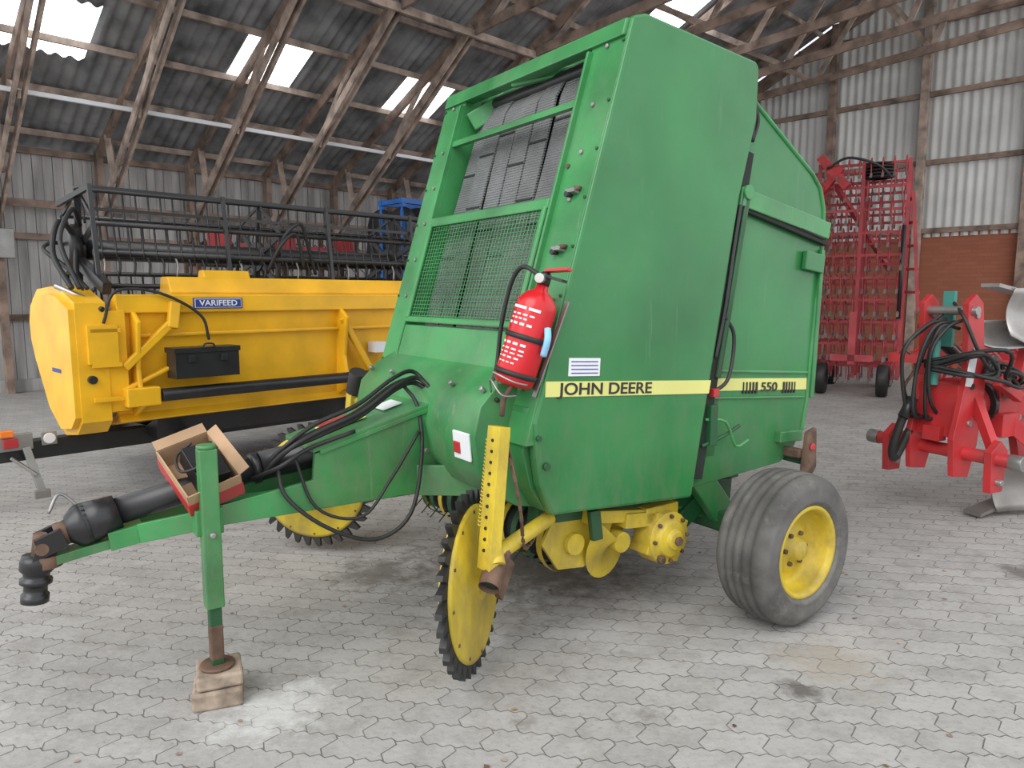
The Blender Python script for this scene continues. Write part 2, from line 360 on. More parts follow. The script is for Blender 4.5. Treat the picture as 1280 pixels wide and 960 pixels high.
b.beam((fx(2.6)+.02,.50,2.50),(fx(2.6)+.2,.38,2.63),.06,.1,GREEN2)
b.beam((fx(2.6)+.02,.10,2.62),(fx(2.6)+.2,-.3,2.64),.04,.04,GREEN2)
b.build('front_crossbars',BE,bevel=.008)
b=MB()
for i in range(7):
    y=-.502+i*.1432
    o=.0+.007*math.sin(i*2.1)
    pts=[(fx(z)+.09+o+.012*math.sin(z*3+i),z) for z in [1.2+k*.1 for k in range(14)]]
    pts+=[(fx(2.55)+.12+o,2.57),(fx(2.6)+.20,2.64),(fx(2.6)+.34,2.67)]
    poly=pts+[(x+.01,z-.003) for x,z in pts[::-1]]
    b.prism(poly,y,y+.137,BELT)
    for z in(1.75+.13*(i%3),2.2+.09*((i*2)%3)):
        x=fx(z)+.09+o+.012*math.sin(z*3+i)-.002; b.box((x,y+.068,z),(.006,.13,.010),BLKM,(0,17,0))
b.build('belts',BE)
b=MB(); z=1.445
while z<1.92:
    b.cyl((fx(z)-.02,-.53,z),(fx(z)-.02,.53,z),.0020,GREEN2,n=4,cap=False); z+=.0195
y=-.52
while y<.53:
    b.cyl((fx(1.43)-.02,y,1.43),(fx(1.93)-.02,y,1.93),.0020,GREEN2,n=4,cap=False); y+=.027
b.build('belt_guard_mesh',BE)
b=MB(); b.prism([(-1.05,.75),(-.95,1.2),(-.52,2.55),(.0,2.55),(-.1,.75)],-.7,.7,DARK); b.build('chamber_dark_fill',BE)  # solid near-black block added in the chamber to stop light leaking through
b=MB(); b.prism([(-.66,2.62),(-.64,2.69),(.0,2.64),(.04,2.6)],-.71,.71,GREEN2); b.build('top_cover',BE,bevel=.01)
# tailgate
tg=[(-.42,.60),(.45,.64),(.56,.69),(.64,.80),(.67,.95),(.70,1.35),(.75,1.85),(.745,2.02),(.70,2.13),(.62,2.20),(.10,2.50),(-.1,2.55)]
b=MB()
for sg in(-1,1):
    y0,y1=sorted((sg*.70,sg*.67)); b.prism(tg,y0,y1,GREEN)
b.sheet(tg[1:],-.67,.67,0,GREEN,True)
b.prism([(-.42,.60),(.45,.64),(.45,.66),(-.42,.62)],-.67,.67,GREEND)
for sg in(-1,1):
    yy=sg*.70
    b.tube([(x,yy,z) for x,z in tg[3:11]],.013,GREEN2,smooth=False)
    b.beam((-.02,yy+sg*.02,2.03),(.75,yy+sg*.02,1.90),.05,.09,GREEN2)
    b.beam((-.02,yy+sg*.02,1.985),(.75,yy+sg*.02,1.835),.03,.03,DARK)
    b.beam((.56,yy+sg*.02,1.74),(.73,yy+sg*.02,1.72),.03,.10,GREEN)
    b.beam((.70,yy+sg*.012,.98),(.735,yy+sg*.012,1.80),.02,.03,GREEN2)
    b.beam((-.25,yy+sg*.005,1.19),(.66,yy+sg*.005,1.125),.014,.015,GREEN2)
    b.beam((-.2,yy+sg*.005,1.05),(.64,yy+sg*.005,.99),.014,.012,GREEN2)
    b.beam((.40,yy+sg*.015,.79),(.60,yy+sg*.015,.78),.04,.06,GREEN2)
b.build('tailgate',BE,bevel=.006)
b=MB()
for sg in(-1,1):
    yy=sg*.735
    b.beam((.035,sg*.715,2.25),(-.27,sg*.715,.66),.03,.10,DARK)  # near-black strip paints the shade of the gap between shield and tailgate
    b.tube([(-.0,yy,2.06),(-.05,yy,1.8),(-.10,yy,1.5),(-.16,yy,1.25)],.012,BLKM)
    b.cyl((.035,yy,2.02),(-.14,yy,1.15),.016,GREEND)
    b.tube([(-.10,yy,1.45),(-.05,yy+sg*.02,1.35),(-.08,yy+sg*.02,1.15),(-.16,yy,1.08)],.010,BLK)
    b.cyl((.03,yy-.02,2.05),(.03,yy+.02,2.05),.035,GREEN2)
    b.box((-.18,yy,.92),(.05,.05,.20),GREEND); b.box((-.17,yy,1.08),(.04,.05,.04),RED)
    b.tube([(-.22,yy,.95),(-.1,yy+sg*.03,.93),(-.02,yy+sg*.03,.80),(.08,yy+sg*.03,.82)],.008,GREEN2,sub=3)
    b.tube([(-.24,yy,.82),(-.1,yy+sg*.02,.86),(.02,yy+sg*.02,.90)],.010,GREEND,sub=3)
b.build('tailgate_cylinders',BE,bevel=.004)
b=MB()
b.tube([(.0,-.735,1.985),(.3,-.735,1.94),(.7,-.735,1.86)],.010,BLK)
b.tube([(-.02,-.5,2.64),(.08,-.62,2.64),(.11,-.70,2.5),(.07,-.72,2.3)],.011,BLK)
b.tube([(-.0,-.55,2.62),(.10,-.66,2.56),(.13,-.71,2.42),(.08,-.72,2.3)],.009,BLK)
b.build('hydraulic_lines',BE)
b=MB()
b.prism([(-1.225,1.145),(-1.222,1.208),(-.222,1.146),(-.235,1.083)],-.7645,-.758,DECY)
b.prism([(-.235,1.15),(.66,1.093),(.66,1.03),(-.245,1.088)],-.7045,-.698,DECY)
for i in range(5):
    x=.10+i*.026; b.prism([(x,1.128-(x+.2)*.064),(x+.008+.002*i,1.128-(x+.2)*.064),(x+.008+.002*i,1.068-(x+.2)*.064),(x,1.068-(x+.2)*.064)],-.708,-.70,BLKM)
    x=.44+i*.026; b.prism([(x,1.128-(x+.2)*.064),(x+.016-.002*i,1.128-(x+.2)*.064),(x+.016-.002*i,1.068-(x+.2)*.064),(x,1.068-(x+.2)*.064)],-.708,-.70,BLKM)
b.box((-1.02,-.762,1.255),(.17,.004,.075),WHITE,(0,3,0))
for k in range(4): b.box((-1.02,-.765,1.278-k*.016),(.145,.002,.004),NAVY,(0,3,0))
b.build('side_stripes',BE)
text('maker_lettering','JOHN DEERE',.070,(-1.155,-.766,1.170),(90,3.5,0),BLKM,BE,bold=.001,xs=1.33)
text('number_lettering','550',.066,(.245,-.708,1.072),(90,3.5,0),BLKM,BE,bold=.001,xs=1.45)
b=MB()
cw=[(-1.16,1.27),(-1.24,1.24),(-1.34,1.19),(-1.43,1.10),(-1.46,.98),(-1.44,.85),(-1.38,.74),(-1.25,.66),(-1.1,.63),(-.9,.75)]
b.prism(cw,-.60,.60,GREEN2,True)
cw2=[(-1.10,1.12),(-1.27,1.10),(-1.30,.92),(-1.26,.76),(-1.18,.65),(-1.0,.63)]
b.prism(cw2,-.71,.71,GREEN,True)
b.box((-1.458,-.50,.93),(.012,.13,.12),WHITE,(0,-5,0)); b.box((-1.465,-.47,.92),(.01,.05,.05),RED,(0,-5,0))
for y in(-.55,-.3,.3,.55): b.cyl((-1.38,y,1.16),(-1.40,y,1.175),.012,STEEL,n=8)
b.build('front_cowl',BE,bevel=.008)
b=MB()
for y in(-.58,.58):
    b.beam((-1.15,y,.62),(.15,y,.52),.08,.12,GREEND); b.beam((-.35,y,.60),(.10,y,.42),.07,.16,GREEN)
    b.beam((-.32,y*1.15,.80),(.02,y*1.15,.42),.06,.14,GREEN)
b.beam((0,-.92,.40),(0,.92,.40),.10,.10,GREEND)
b.cyl((0,-1.12,.37),(0,1.12,.37),.04,GREEND)
b.prism([(-.35,.62),(.3,.62),(.3,.55),(-.35,.52)],-.55,.55,GREEND)
b.beam((.52,-.60,.68),(.56,-.80,.66),.06,.06,GREEND)
for sg in(-1,1):
    y0,y1=sorted((sg*.80,sg*.83)); b.prism([(.48,.60),(.51,.82),(.585,.84),(.60,.62),(.55,.57)],y0,y1,RUST)
    b.cyl((.54,sg*.83,.74),(.54,sg*.845,.74),.02,RED)
b.beam((.5,-.80,.7),(.5,.80,.7),.05,.05,RUST)
b.build('chassis_frame',BE,bevel=.008)
for k,sg in((1,-1),(2,1)):
    b=MB(); c=(0,sg*1.05,.365)
    b.lathe([(.205,-.10),(.215,-.125),(.25,-.140),(.30,-.143),(.335,-.128),(.352,-.11),(.357,-.095),(.357,-.075),(.348,-.072),(.348,-.064),(.362,-.060),(.364,-.030),(.353,-.027),(.353,-.018),(.365,-.014),(.365,.014),(.353,.018),(.353,.027),(.364,.03),(.362,.06),(.348,.064),(.348,.072),(.357,.075),(.357,.095),(.352,.11),(.335,.128),(.325,.131),(.322,.136),(.30,.143),(.25,.14),(.243,.144),(.236,.138),(.215,.125),(.205,.1)],c,(0,sg,0),TYRE,n=56)
    b.lathe([(.222,.128),(.215,.135),(.200,.128),(.193,.10),(.188,.04),(.165,.02),(.12,.035),(.10,.055),(.055,.055),(.05,.09),(.035,.105),(0,.108)],c,(0,sg,0),YEL,n=40)
    b.lathe([(.222,-.128),(.2,-.128),(.19,-.02),(0,-.02)],c,(0,sg,0),YEL,n=40)
    for i in range(6):
        a=i*math.pi/3; b.cyl((math.cos(a)*.078,sg*1.10,.365+math.sin(a)*.078),(math.cos(a)*.078,sg*1.12,.365+math.sin(a)*.078),.011,RUST,n=6)
    b.build('wheel_%d'%k,BE)
# tongue
b=MB()
for y in(-.16,.16):
    b.prism([(-1.15,.64),(-1.58,.66),(-2.35,.665),(-2.35,.745),(-1.98,.79),(-1.97,.90),(-1.30,1.08),(-1.15,1.05)],y-.012,y+.012,GREEN2)
    b.beam((-2.35,y,.70),(-2.62,y*.35,.655),.02,.075,GREEN2)
    b.beam((-1.95,y*1.06,.905),(-1.28,y*1.06,1.08),.025,.02,GREEN2)
    for x,z in((-1.35,.75),(-1.35,.95),(-1.45,.85)): b.cyl((x,y-.02,z),(x,y+.02,z),.013,STEEL,n=8)
b.prism([(-1.98,.905),(-1.30,1.085),(-1.30,1.10),(-1.98,.925)],-.18,.18,GREEN2)
b.beam((-2.35,0,.68),(-1.3,0,.66),.30,.03,GREEN2)
b.beam((-2.60,0,.655),(-2.72,0,.64),.12,.07,GREEN2)
b.beam((-2.70,0,.63),(-2.90,0,.60),.09,.035,GREEN2); b.cyl((-2.92,0,.575),(-2.92,0,.62),.055,RUST)
b.box((-1.3,0,.86),(.1,.5,.42),GREEN); b.beam((-1.28,-.34,.72),(-1.5,-.17,.72),.02,.14,GREEN2); b.beam((-1.28,.34,.72),(-1.5,.17,.72),.02,.14,GREEN2)
b.box((-1.78,.02,.985),(.20,.13,.006),DECY,(0,-15,0)); b.box((-1.80,.06,.988),(.14,.05,.006),RED,(0,-15,0)); b.box((-1.55,.02,1.045),(.10,.12,.006),WHITE,(0,-15,0))
b.build('drawbar',BE,bevel=.006)
b=MB()
b.cyl((-1.5,0,.91),(-2.15,0,.84),.062,BLKM,n=24); b.cyl((-2.1,0,.845),(-2.70,0,.735),.052,BLKM,n=24); b.cyl((-2.68,0,.738),(-2.79,0,.71),.065,BLKM,r2=.08,n=24)
b.lathe([(.05,0),(.08,.02),(.08,.05),(.05,.09)],(-2.76,0,.715),(-1,0,-.2),BLKM,n=20)
b.lathe([(.053,0),(.066,.005),(.066,.03),(.053,.035)],(-2.15,0,.836),(-1,0,-.16),BLKM,n=24)
b.cyl((-2.82,0,.70),(-2.88,0,.68),.045,RUST)
for s2 in(-1,1):
    b.beam((-2.86,s2*.045,.685),(-2.94,s2*.045,.655),.025,.07,BLKM); b.beam((-2.93,s2*.02,.66),(-2.955,s2*.02,.58),.06,.03,BLKM)
b.cyl((-2.93,-.06,.655),(-2.93,.06,.655),.022,RUST); b.cyl((-2.93,0,.70),(-2.945,0,.60),.022,RUST)
b.lathe([(0,-.02),(.05,-.02),(.055,.0),(.055,.03),(.042,.045),(.042,.06),(.052,.065),(.052,.08),(.038,.085),(.038,.12),(.045,.122),(.045,.15),(.028,.155),(.028,.12)],(-2.945,0,.60),(-.12,0,-1),BLKM,n=20)
b.tube([(-2.80,.05,.76),(-2.86,.06,.82),(-2.9,.03,.76)],.006,STEEL)
b.build('pto_shaft',BE)
b=MB()
b.beam((-2.40,-.22,.37),(-2.40,-.22,.985),.065,.065,GREEN2,up=(1,0,0)); b.beam((-2.40,-.22,.14),(-2.40,-.22,.5),.045,.045,GREEND,up=(1,0,0))
b.beam((-2.40,-.22,.16),(-2.40,-.22,.30),.047,.047,RUST,up=(1,0,0))
b.cyl((-2.40,-.22,.985),(-2.40,-.22,1.0),.036,GREEN2); b.cyl((-2.40,-.22,.130),(-2.40,-.22,.142),.065,RUST)
b.beam((-2.40,-.22,.70),(-2.40,-.12,.70),.1,.1,GREEN2); b.cyl((-2.40,-.27,.66),(-2.40,-.10,.66),.012,STEEL,n=8)
b.build('parking_jack',BE,bevel=.005)
def gdisc(nm,c,n):
    b=MB(); c=V(c); n=V(n).normalized(); a=V((0,0,1)); s2=n.cross(a).normalized(); a=s2.cross(n)
    N2=34
    def ring(r,ang,h): return c+n*h+s2*math.cos(ang)*r+a*math.sin(ang)*r
    vs=[];
    for h in(-.014,.014):
        for i in range(N2):
            st=2*math.pi/N2; an=i*st
            vs+=[ring(.322,an,h),ring(.378,an+st*.05,h),ring(.372,an+st*.35,h),ring(.333,an+st*.75,h)]
    k=4*N2
    b.add(vs,[(i,(i+1)%k,k+(i+1)%k,k+i) for i in range(k)]+[tuple(range(k)),tuple(range(k,2*k))],BLK)
    b.lathe([(.318,.015),(.318,.022),(.30,.028),(.07,.040),(.07,.05),(.055,.055),(0,.055)],c,n,YEL,n=48)
    b.lathe([(.318,-.015),(.318,-.022),(.30,-.028),(.07,-.040),(.07,-.06),(0,-.06)],c,n,YEL,n=48)
    for i in range(12):
        an=i*math.pi/6
        for h in(.026,-.030): b.cyl(ring(.295,an,h-.004),ring(.295,an,h+.006),.007,RUST,n=6)
    b.build(nm,BE)
gdisc('gathering_disc_1',(-1.49,-.616,.385),(.642,-.766,.05))
gdisc('gathering_disc_2',(-1.52,1.12,.42),(-.65,-.76,.04))
b=MB()
b.beam((-1.45,-.765,1.05),(-1.52,-.79,.50),.085,.05,YEL,up=(-1,0,0))
for i in range(11):
    z=1.0-i*.042; b.cyl((-1.487-.0055*i,-.768-.002*i,z),(-1.47,-.768,z),.007,DARK,n=6)
pts=[]
for i in range(170):
    f=i/169; an=f*2*math.pi*24; pts.append((-1.468-.055*f+.009*math.cos(an),-.718-.02*f+.009*math.sin(an),1.00-.34*f))
b.tube(pts,.0035,YEL,n=5,smooth=False)
b.cyl((-1.50,-.82,.52),(-1.46,-.70,.66),.035,YEL); 
b.cyl((-1.44,-.76,.55),(-1.55,-.84,.45),.042,RUST,cap=False); b.cyl((-1.45,-.765,.545),(-1.54,-.832,.458),.034,DARK)
b.prism([(-1.50,.44),(-1.44,.55),(-1.40,.50),(-1.46,.36)],-.80,-.75,RUST)
b.cyl((-1.47,-.78,.55),(-1.12,-.66,.60),.032,YEL); b.cyl((-1.49,-.62,.39),(-1.42,-.73,.42),.03,YEL); b.beam((-1.43,-.72,.40),(-1.49,-.78,.54),.05,.06,YEL)
b.beam((-1.50,1.0,.47),(-1.30,.78,.55),.06,.06,YEL); b.cyl((-1.52,1.12,.42),(-1.44,1.02,.47),.03,YEL); b.beam((-1.40,.92,.45),(-1.36,.86,1.0),.07,.07,YEL,up=(-1,0,0)); b.cyl((-1.36,.86,1.0),(-1.36,.80,1.12),.05,BLK)
b.cyl((-1.36,.86,.95),(-1.20,.60,.95),.03,YEL)
b.build('disc_arms',BE,bevel=.003)
b=MB()
P0=catmull([(-1.44,-.80,1.0),(-1.40,-.83,.75),(-1.36,-.80,.58),(-1.28,-.72,.52),(-1.2,-.70,.58)],8)
for i,p in enumerate(P0[:-1]):
    q=P0[i+1]; b.beam(p,q,.014 if i%2 else .006,.006 if i%2 else .014,RUST)
b.build('safety_chain',BE)
b=MB()
b.cyl((-.95,-.58,.44),(-.95,.58,.44),.12,DARK)
for i in range(12):
    y=-.55+i*.1; b.lathe([(.145,-.02),(.15,0),(.145,.02)],(-.95,y,.44),(0,1,0),YEL if i%3==0 else GREEND,n=24)
    for k in range(4):
        a=k*1.57+.4; b.cyl((-.95+.12*math.cos(a),y+.05,.44+.12*math.sin(a)),(-.95+.21*math.cos(a+.15),y+.05,.44+.21*math.sin(a+.15)),.004,BLKM,n=6)
for y in(-.60,.60):
    b.prism([(-1.12,.46),(-1.05,.58),(-.8,.60),(-.70,.5),(-.75,.38),(-.88,.31),(-1.03,.33)],y-.01,y+.01,YEL)
    b.cyl((-.95,y-.04,.44),(-.95,y+.04,.44),.05,YEL)
b.build('pickup_reel',BE,bevel=.004)
b=MB()
c=V((-.42,-.66,.385))
b.lathe([(0,.10),(.045,.10),(.05,.08),(.085,.075),(.095,.055),(.13,.05),(.135,-.06),(0,-.06)],c,(0,-1,0),YEL,n=28)
b.box(c+V((.0,.02,.0)),(.23,.12,.21),YEL,(0,20,0)); b.box(c+V((-.02,.04,.12)),(.22,.12,.08),YEL); b.box(c+V((-.16,.03,.11)),(.2,.1,.07),YEL,(0,6,0))
for i in range(8):
    a=i*math.pi/4; q=c+V((math.cos(a)*.11,-.05,math.sin(a)*.11)); b.cyl(q,q+V((0,-.02,0)),.011,RUST,n=6)
q=c; b.cyl(q+V((0,-.1,0)),q+V((0,-.12,0)),.024,RUST,n=6)
b.cyl(c+V((-.07,-.05,-.09)),c+V((-.07,-.08,-.09)),.022,RUST,n=6)
b.cyl(c+V((.02,.05,.02)),c+V((.02,1.3,.02)),.045,YEL)
b.cyl((-.68,-.66,.40),(-.68,.6,.40),.05,YEL)
def fl(u,v):
    an=2.4+u*4.6; r=.04+v*.15; return (-.70+r*math.cos(an),-.68+.24*u,.40+r*math.sin(an))
b.grid(fl,20,3,YEL)
b.beam((-.9,-.64,.56),(-.5,-.64,.50),.05,.06,YEL); b.beam((-.28,-.6,.40),(-.1,-.6,.50),.08,.1,GREEND)
b.prism([(-.92,.60),(-.86,.60),(-.84,.46),(-.90,.46)],-.70,-.67,GREEND)
b.build('drive_gearbox',BE,bevel=.006)
b=MB()
for k,(dz,dy) in enumerate(((0,0),(.025,-.02),(.05,.02),(.01,.05))):
    b.tube([(-2.15,-.05+dy,.82),(-2.08,-.17+dy,.93+dz*.3),(-1.95,-.16+dy,.97+dz),(-1.75,-.13+dy,1.03+dz),(-1.55,-.08+dy,1.13+dz),(-1.42,-.04+dy,1.14+dz),(-1.38,-.17+dy,1.05),(-1.42,-.20,.95)],.010,BLK)
b.tube([(-2.12,-.15,.86),(-2.10,-.2,.74),(-1.95,-.25,.60),(-1.75,-.27,.52),(-1.58,-.26,.60),(-1.50,-.22,.85),(-1.48,-.15,1.05),(-1.5,-.05,1.14)],.009,BLK)
b.tube([(-2.05,-.15,.90),(-1.98,-.2,.68),(-1.8,-.24,.62),(-1.65,-.22,.76),(-1.5,-.2,.95)],.007,BLK)
b.tube([(-2.2,-.05,.80),(-2.12,-.19,.87),(-2.0,-.19,.93),(-1.8,-.19,.98)],.009,BLK)
b.build('hydraulic_hoses',BE)
b=MB()
for z,y in((1.98,-.66),(1.74,-.66)):
    b.box((fx(z)-.02,y,z),(.03,.06,.016),STEEL,(0,17,0)); b.cyl((fx(z)-.04,y+.02,z-.01),(fx(z)-.0,y+.02,z-.01),.012,BLKM,n=8); b.cyl((fx(z)-.03,y-.03,z+.01),(fx(z)-.0,y-.03,z+.01),.010,RUST,n=8)
b.cyl((fx(2.1)-.012,-.57,2.1),(fx(2.1),-.57,2.1),.010,RUST,n=12); b.cyl((fx(2.2)-.015,.64,2.15),(fx(2.2),.64,2.15),.014,DECY,n=12)
b.cyl((-1.26,-.762,.98),(-1.26,-.775,.98),.012,GREEND,n=8); b.cyl((-1.22,-.762,.86),(-1.22,-.775,.86),.016,GREEND,n=10)
b.build('latches',BE)
E=empty('fire_extinguisher'); E.matrix_world=MBAL@Matrix.Translation((-1.335,-.69,1.195))@Matrix.Rotation(math.radians(15),4,'Y')@Matrix.Rotation(math.radians(8),4,'X')@Matrix.Scale(1.06,4)
b=MB(); b.lathe([(0,0),(.062,0),(.075,.012),(.078,.03),(.078,.30),(.074,.325),(.05,.355),(.025,.37),(.022,.40),(0,.40)],(0,0,0),(0,0,1),REDX,n=32)
b.build('cylinder_body',E)
b=MB(); b.lathe([(0,.39),(.024,.39),(.024,.43),(.014,.44),(0,.44)],(0,0,0),(0,0,1),BLKM,n=16)
b.beam((0,0,.445),(0,-.13,.465),.025,.01,RED); b.beam((0,0,.425),(0,-.12,.42),.025,.01,BLKM)
b.tube([(0,.02,.42),(-.03,.12,.44),(-.02,.18,.36),(0,.19,.2),(.02,.17,.05),(.0,.12,-.06),(0,.06,-.08)],.009,BLK)
b.cyl((0,.01,.41),(-.04,-.02,.41),.018,STEEL)
b.build('valve_and_hose',E)
b=MB()
for k,(z,h,a0,a1) in enumerate(((.285,.014,-60,-5),(.285,.014,2,35),(.262,.008,-50,30),(.246,.008,-50,10),(.225,.012,-55,30),(.13,.008,-60,30),(.115,.006,-60,30),(.098,.008,-60,20),(.15,.012,-60,30),(.08,.006,-50,10))):
    vs=[];n=12
    for i in range(n+1):
        a=math.radians(215+a0+(a1-a0)*i/n)
        for zz in(z,z+h*.75): vs.append((.0792*math.cos(a),.0792*math.sin(a),zz))
    b.add(vs,[(2*i,2*i+2,2*i+3,2*i+1) for i in range(n) if i%3!=2 or k in(0,1)],WHITE,True)
b.build('label',E,norm=False)
b=MB(); b.lathe([(.081,.175),(.083,.175),(.083,.195),(.081,.195)],(0,0,-.0),(0,0,1),BLK); b.lathe([(.081,.035),(.083,.035),(.083,.055),(.081,.055)],(0,0,0),(0,0,1),BLK)
b.tube([(-.02,.06,-.02),(-.06,.05,.02),(-.10,.0,.03),(-.06,-.08,.02),(0,-.09,.02)],.004,STEEL); b.tube([(-.05,.05,-.05),(-.09,.02,0),(-.07,-.05,-.04),(0,-.05,-.03)],.004,STEEL)
for s2 in(-1,1): b.beam((.075,s2*.05,-.02),(.095,s2*.05,.36),.02,.006,STEEL)
b.tube([(.02,-.08,.24),(.02,-.10,.20),(.03,-.09,.14)],.014,CLOTH,n=6)
b.tube([(-.03,-.04,0),(-.04,-.03,-.06),(-.02,-.02,-.12)],.010,RUST,n=6)
b.build('bracket',E)
C=empty('cardboard_box'); C.matrix_world=MBAL@Matrix.Translation((-2.385,-.045,.82))@Matrix.Rotation(math.radians(12),4,'Z')@Matrix.Rotation(math.radians(26),4,'X')@Matrix.Rotation(math.radians(-18),4,'Y')
b=MB(); L,Wd,H=.10,.15,.10
for sx in(-1,1): b.box((sx*L,0,H/2),(.006,Wd*2,H),CARD)
for sy in(-1,1): b.box((0,sy*Wd,H/2),(L*2,.006,H),CARD)
b.box((L+.02,0,H+.010),(.045,Wd*2,.004),CARD,(0,-25,0)); b.box((0,Wd+.02,H+.01),(L*2,.045,.004),CARD,(20,0,0))
b.box((0,0,.003),(L*2,Wd*2,.006),CARD); b.box((-L-.004,0,.03),(.004,Wd*2+.01,.055),RED); b.box((0,-Wd-.004,.03),(L*2+.01,.004,.055),RED)
b.build('carton',C)
b=MB(); b.box((.02,-.01,.075),(.12,.18,.08),BLKM,(8,10,0)); b.box((-.00,.01,.119),(.06,.08,.004),WHITE,(8,10,0))
b.tube([(.05,.05,.1),(.08,.0,.14),(.0,-.06,.14),(-.07,-.02,.11),(-.05,.08,.1),(.02,.1,.12)],.006,BLK)
b.build('control_monitor',C,bevel=.006)
b=MB(); b.box((0,0,.035),(.18,.19,.07),CONC); b.box((.005,.005,.1),(.165,.175,.055),CONC,(0,0,4))
wp=MBAL@V((-2.40,-.22,0)); b.build('support_block',bevel=.01,loc=(wp.x,wp.y,0),rotz=.35)
# ---------------------------------------------------------------- COMBINE HEADER
RH=math.radians(46.2)
HE=empty('combine_header',(-2.9,5.3,0),RH)
HL=6.2
b=MB()
b.prismx([(.0,1.42),(.0,1.56),(.14,1.56),(.14,1.42)],0,HL,YELC)
b.prismx([(.05,1.45),(.10,.62),(.16,.58),(.5,.52),(.5,.56),(.16,.64),(.13,.70),(.10,1.45)],0,HL,YELC)
b.prismx([(.05,.60),(.10,.66),(.3,.60),(.3,.55)],0,HL,YELC)
b.prismx([(.14,1.58),(.20,1.70),(.34,1.70),(.40,1.5),(.16,1.5)],.45,HL,YELC)
b.prismx([(.20,1.69),(.24,1.76),(.32,1.76),(.35,1.69)],.75,1.15,YELC)
for x in(.1,1.9,3.0,4.2,5.4):
    b.prismx([(.0,1.43),(-.10,1.36),(-.04,1.0),(-.10,.72),(.10,.62),(.12,1.43)],x,x+.035,YELC)
b.beam((.02,-.04,1.02),(.42,-.02,1.38),.05,.06,YELC); b.beam((.38,-.03,1.30),(.42,-.0,1.50),.06,.08,YELC)
b.beam((.0,-.02,.85),(.35,-.02,1.0),.06,.03,YELC)
b.box((.12,-.06,.80),(.24,.12,.14),YELC)
b.beam((1.9,-.03,1.35),(2.2,-.03,.85),.05,.06,YELC)
b.beam((.15,.03,1.25),(HL,.03,1.25),.02,.03,YELC)
b.build('header_back_frame',HE,bevel=.012)
b=MB()
pr=[(-.03,1.50),(-.03,.64),(.10,.54),(.40,.50),(.70,.66),(1.02,1.05),(1.12,1.22),(1.13,1.38),(1.06,1.52),(.90,1.60),(.5,1.62),(.3,1.60)]
b.prismx(pr,-.28,-.08,YELC); pr2=[(.05+(.9*(y-.05)),1.05+(z-1.05)*.9) for y,z in pr]; b.prismx(pr2,-.32,-.26,YELC)
b.prismx([(-.02,1.44),(-.02,.70),(.5,.60),(.5,1.46)],-.09,.05,YELC)
b.box((-.12,-.02,1.2),(.2,.1,.28),YELC); b.cyl((-.2,-.02,.95),(-.2,-.07,.95),.03,BLKM)
for z in(.8,1.05,1.3): b.beam((-.2,-.06,z),(-.0,-.06,z),.02,.03,YELC)
b.box((-.322,.35,1.00),(.004,.22,.03),NAVY,(0,0,0))
b.build('end_shield_1',HE,bevel=.03)
b=MB(); b.prismx(pr,HL,HL+.22,YELC); b.build('end_shield_2',HE,bevel=.03)
b=MB()
b.cyl((.25,-.09,.80),(2.35,-.09,.80),.05,BLKM); b.cyl((2.2,-.1,.80),(2.65,-.1,.80),.085,BLKM)
b.cyl((2.35,-.09,.80),(2.5,-.09,.80),.065,YELC)
b.box((.58,-.10,1.02),(.50,.17,.20),BLKM); b.box((.58,-.10,1.135),(.52,.19,.04),BLKM); b.box((.45,-.2,1.07),(.05,.02,.05),BLKM); b.box((.70,-.2,1.07),(.05,.02,.05),BLKM); b.tube([(.53,-.2,1.15),(.55,-.21,1.18),(.61,-.21,1.18),(.63,-.2,1.15)],.008,BLKM)
b.tube([(-.1,-.03,1.35),(0,-.02,1.58),(.3,-.03,1.57),(.6,-.03,1.40),(.66,-.03,1.2)],.012,BLK)
b.tube([(-.25,.1,1.60),(-.3,.3,1.85),(-.2,.5,2.1),(-.05,.7,2.0),(-.1,.5,1.7),(-.15,.1,1.5),(-.1,-.04,1.45)],.02,BLK)
b.tube([(-.2,.1,1.60),(-.25,.3,1.95),(-.1,.5,2.2),(.0,.7,2.1)],.018,BLK)
b.tube([(-.15,.1,1.60),(-.2,.35,1.75),(-.3,.55,1.9),(-.1,.8,1.95),(.05,.5,1.7)],.016,BLK)
b.cyl((-.3,.3,1.62),(-.05,-.02,1.45),.02,STEEL)
b.build('header_fittings',HE,bevel=.006)
b=MB(); b.box((.76,-.006,1.49),(.40,.01,.085),NAVY); b.box((.76,-.008,1.49),(.38,.01,.07),WHITE); b.box((.76,-.010,1.49),(.37,.01,.062),NAVY)
b.box((2.3,-.0,1.06),(.12,.13,.10),WHITE); b.build('sign_plate',HE)
text('sign_lettering','VARIFEED',.062,(.76,-.017,1.49),(90,0,0),WHITE,HE,'CENTER',xs=1.15,bold=.001)
b=MB(); ry,rzc,rr=.85,1.92,.48
b.cyl((.0,ry,rzc),(HL,ry,rzc),.085,BLKM,n=20)
bats=[]
for k in range(6):
    a=math.radians(90+k*60+8); yy,zz=ry+rr*math.cos(a),rzc+rr*math.sin(a); bats.append((yy,zz))
    b.cyl((.0,yy,zz),(HL,yy,zz),.020,BLKM,n=8)
    x=.05
    while x<HL:
        b.tube([(x,yy,zz),(x+.01,yy+.02,zz-.12),(x,yy-.03,zz-.27)],.008,BLKM,n=4,sub=2); x+=.10
x=.05
b.cyl((0,.42,1.88),(HL,.42,1.88),.03,BLKM)
while x<HL:
    b.tube([(x,.42,1.88),(x+.02,.40,1.80),(x,.38,1.70)],.010,STEEL if int(x*9)%5==0 else BLKM,n=4,sub=2); x+=.11
for x in(.02,1.55,3.1,4.6,HL):
    for k in range(6):
        b.beam((x,ry,rzc),(x,*bats[k]),.02,.05,BLKM); b.beam((x,*bats[k]),(x,*bats[(k+1)%6]),.015,.03,BLKM)
    b.cyl((x-.02,ry,rzc),(x+.02,ry,rzc),.14,BLKM)
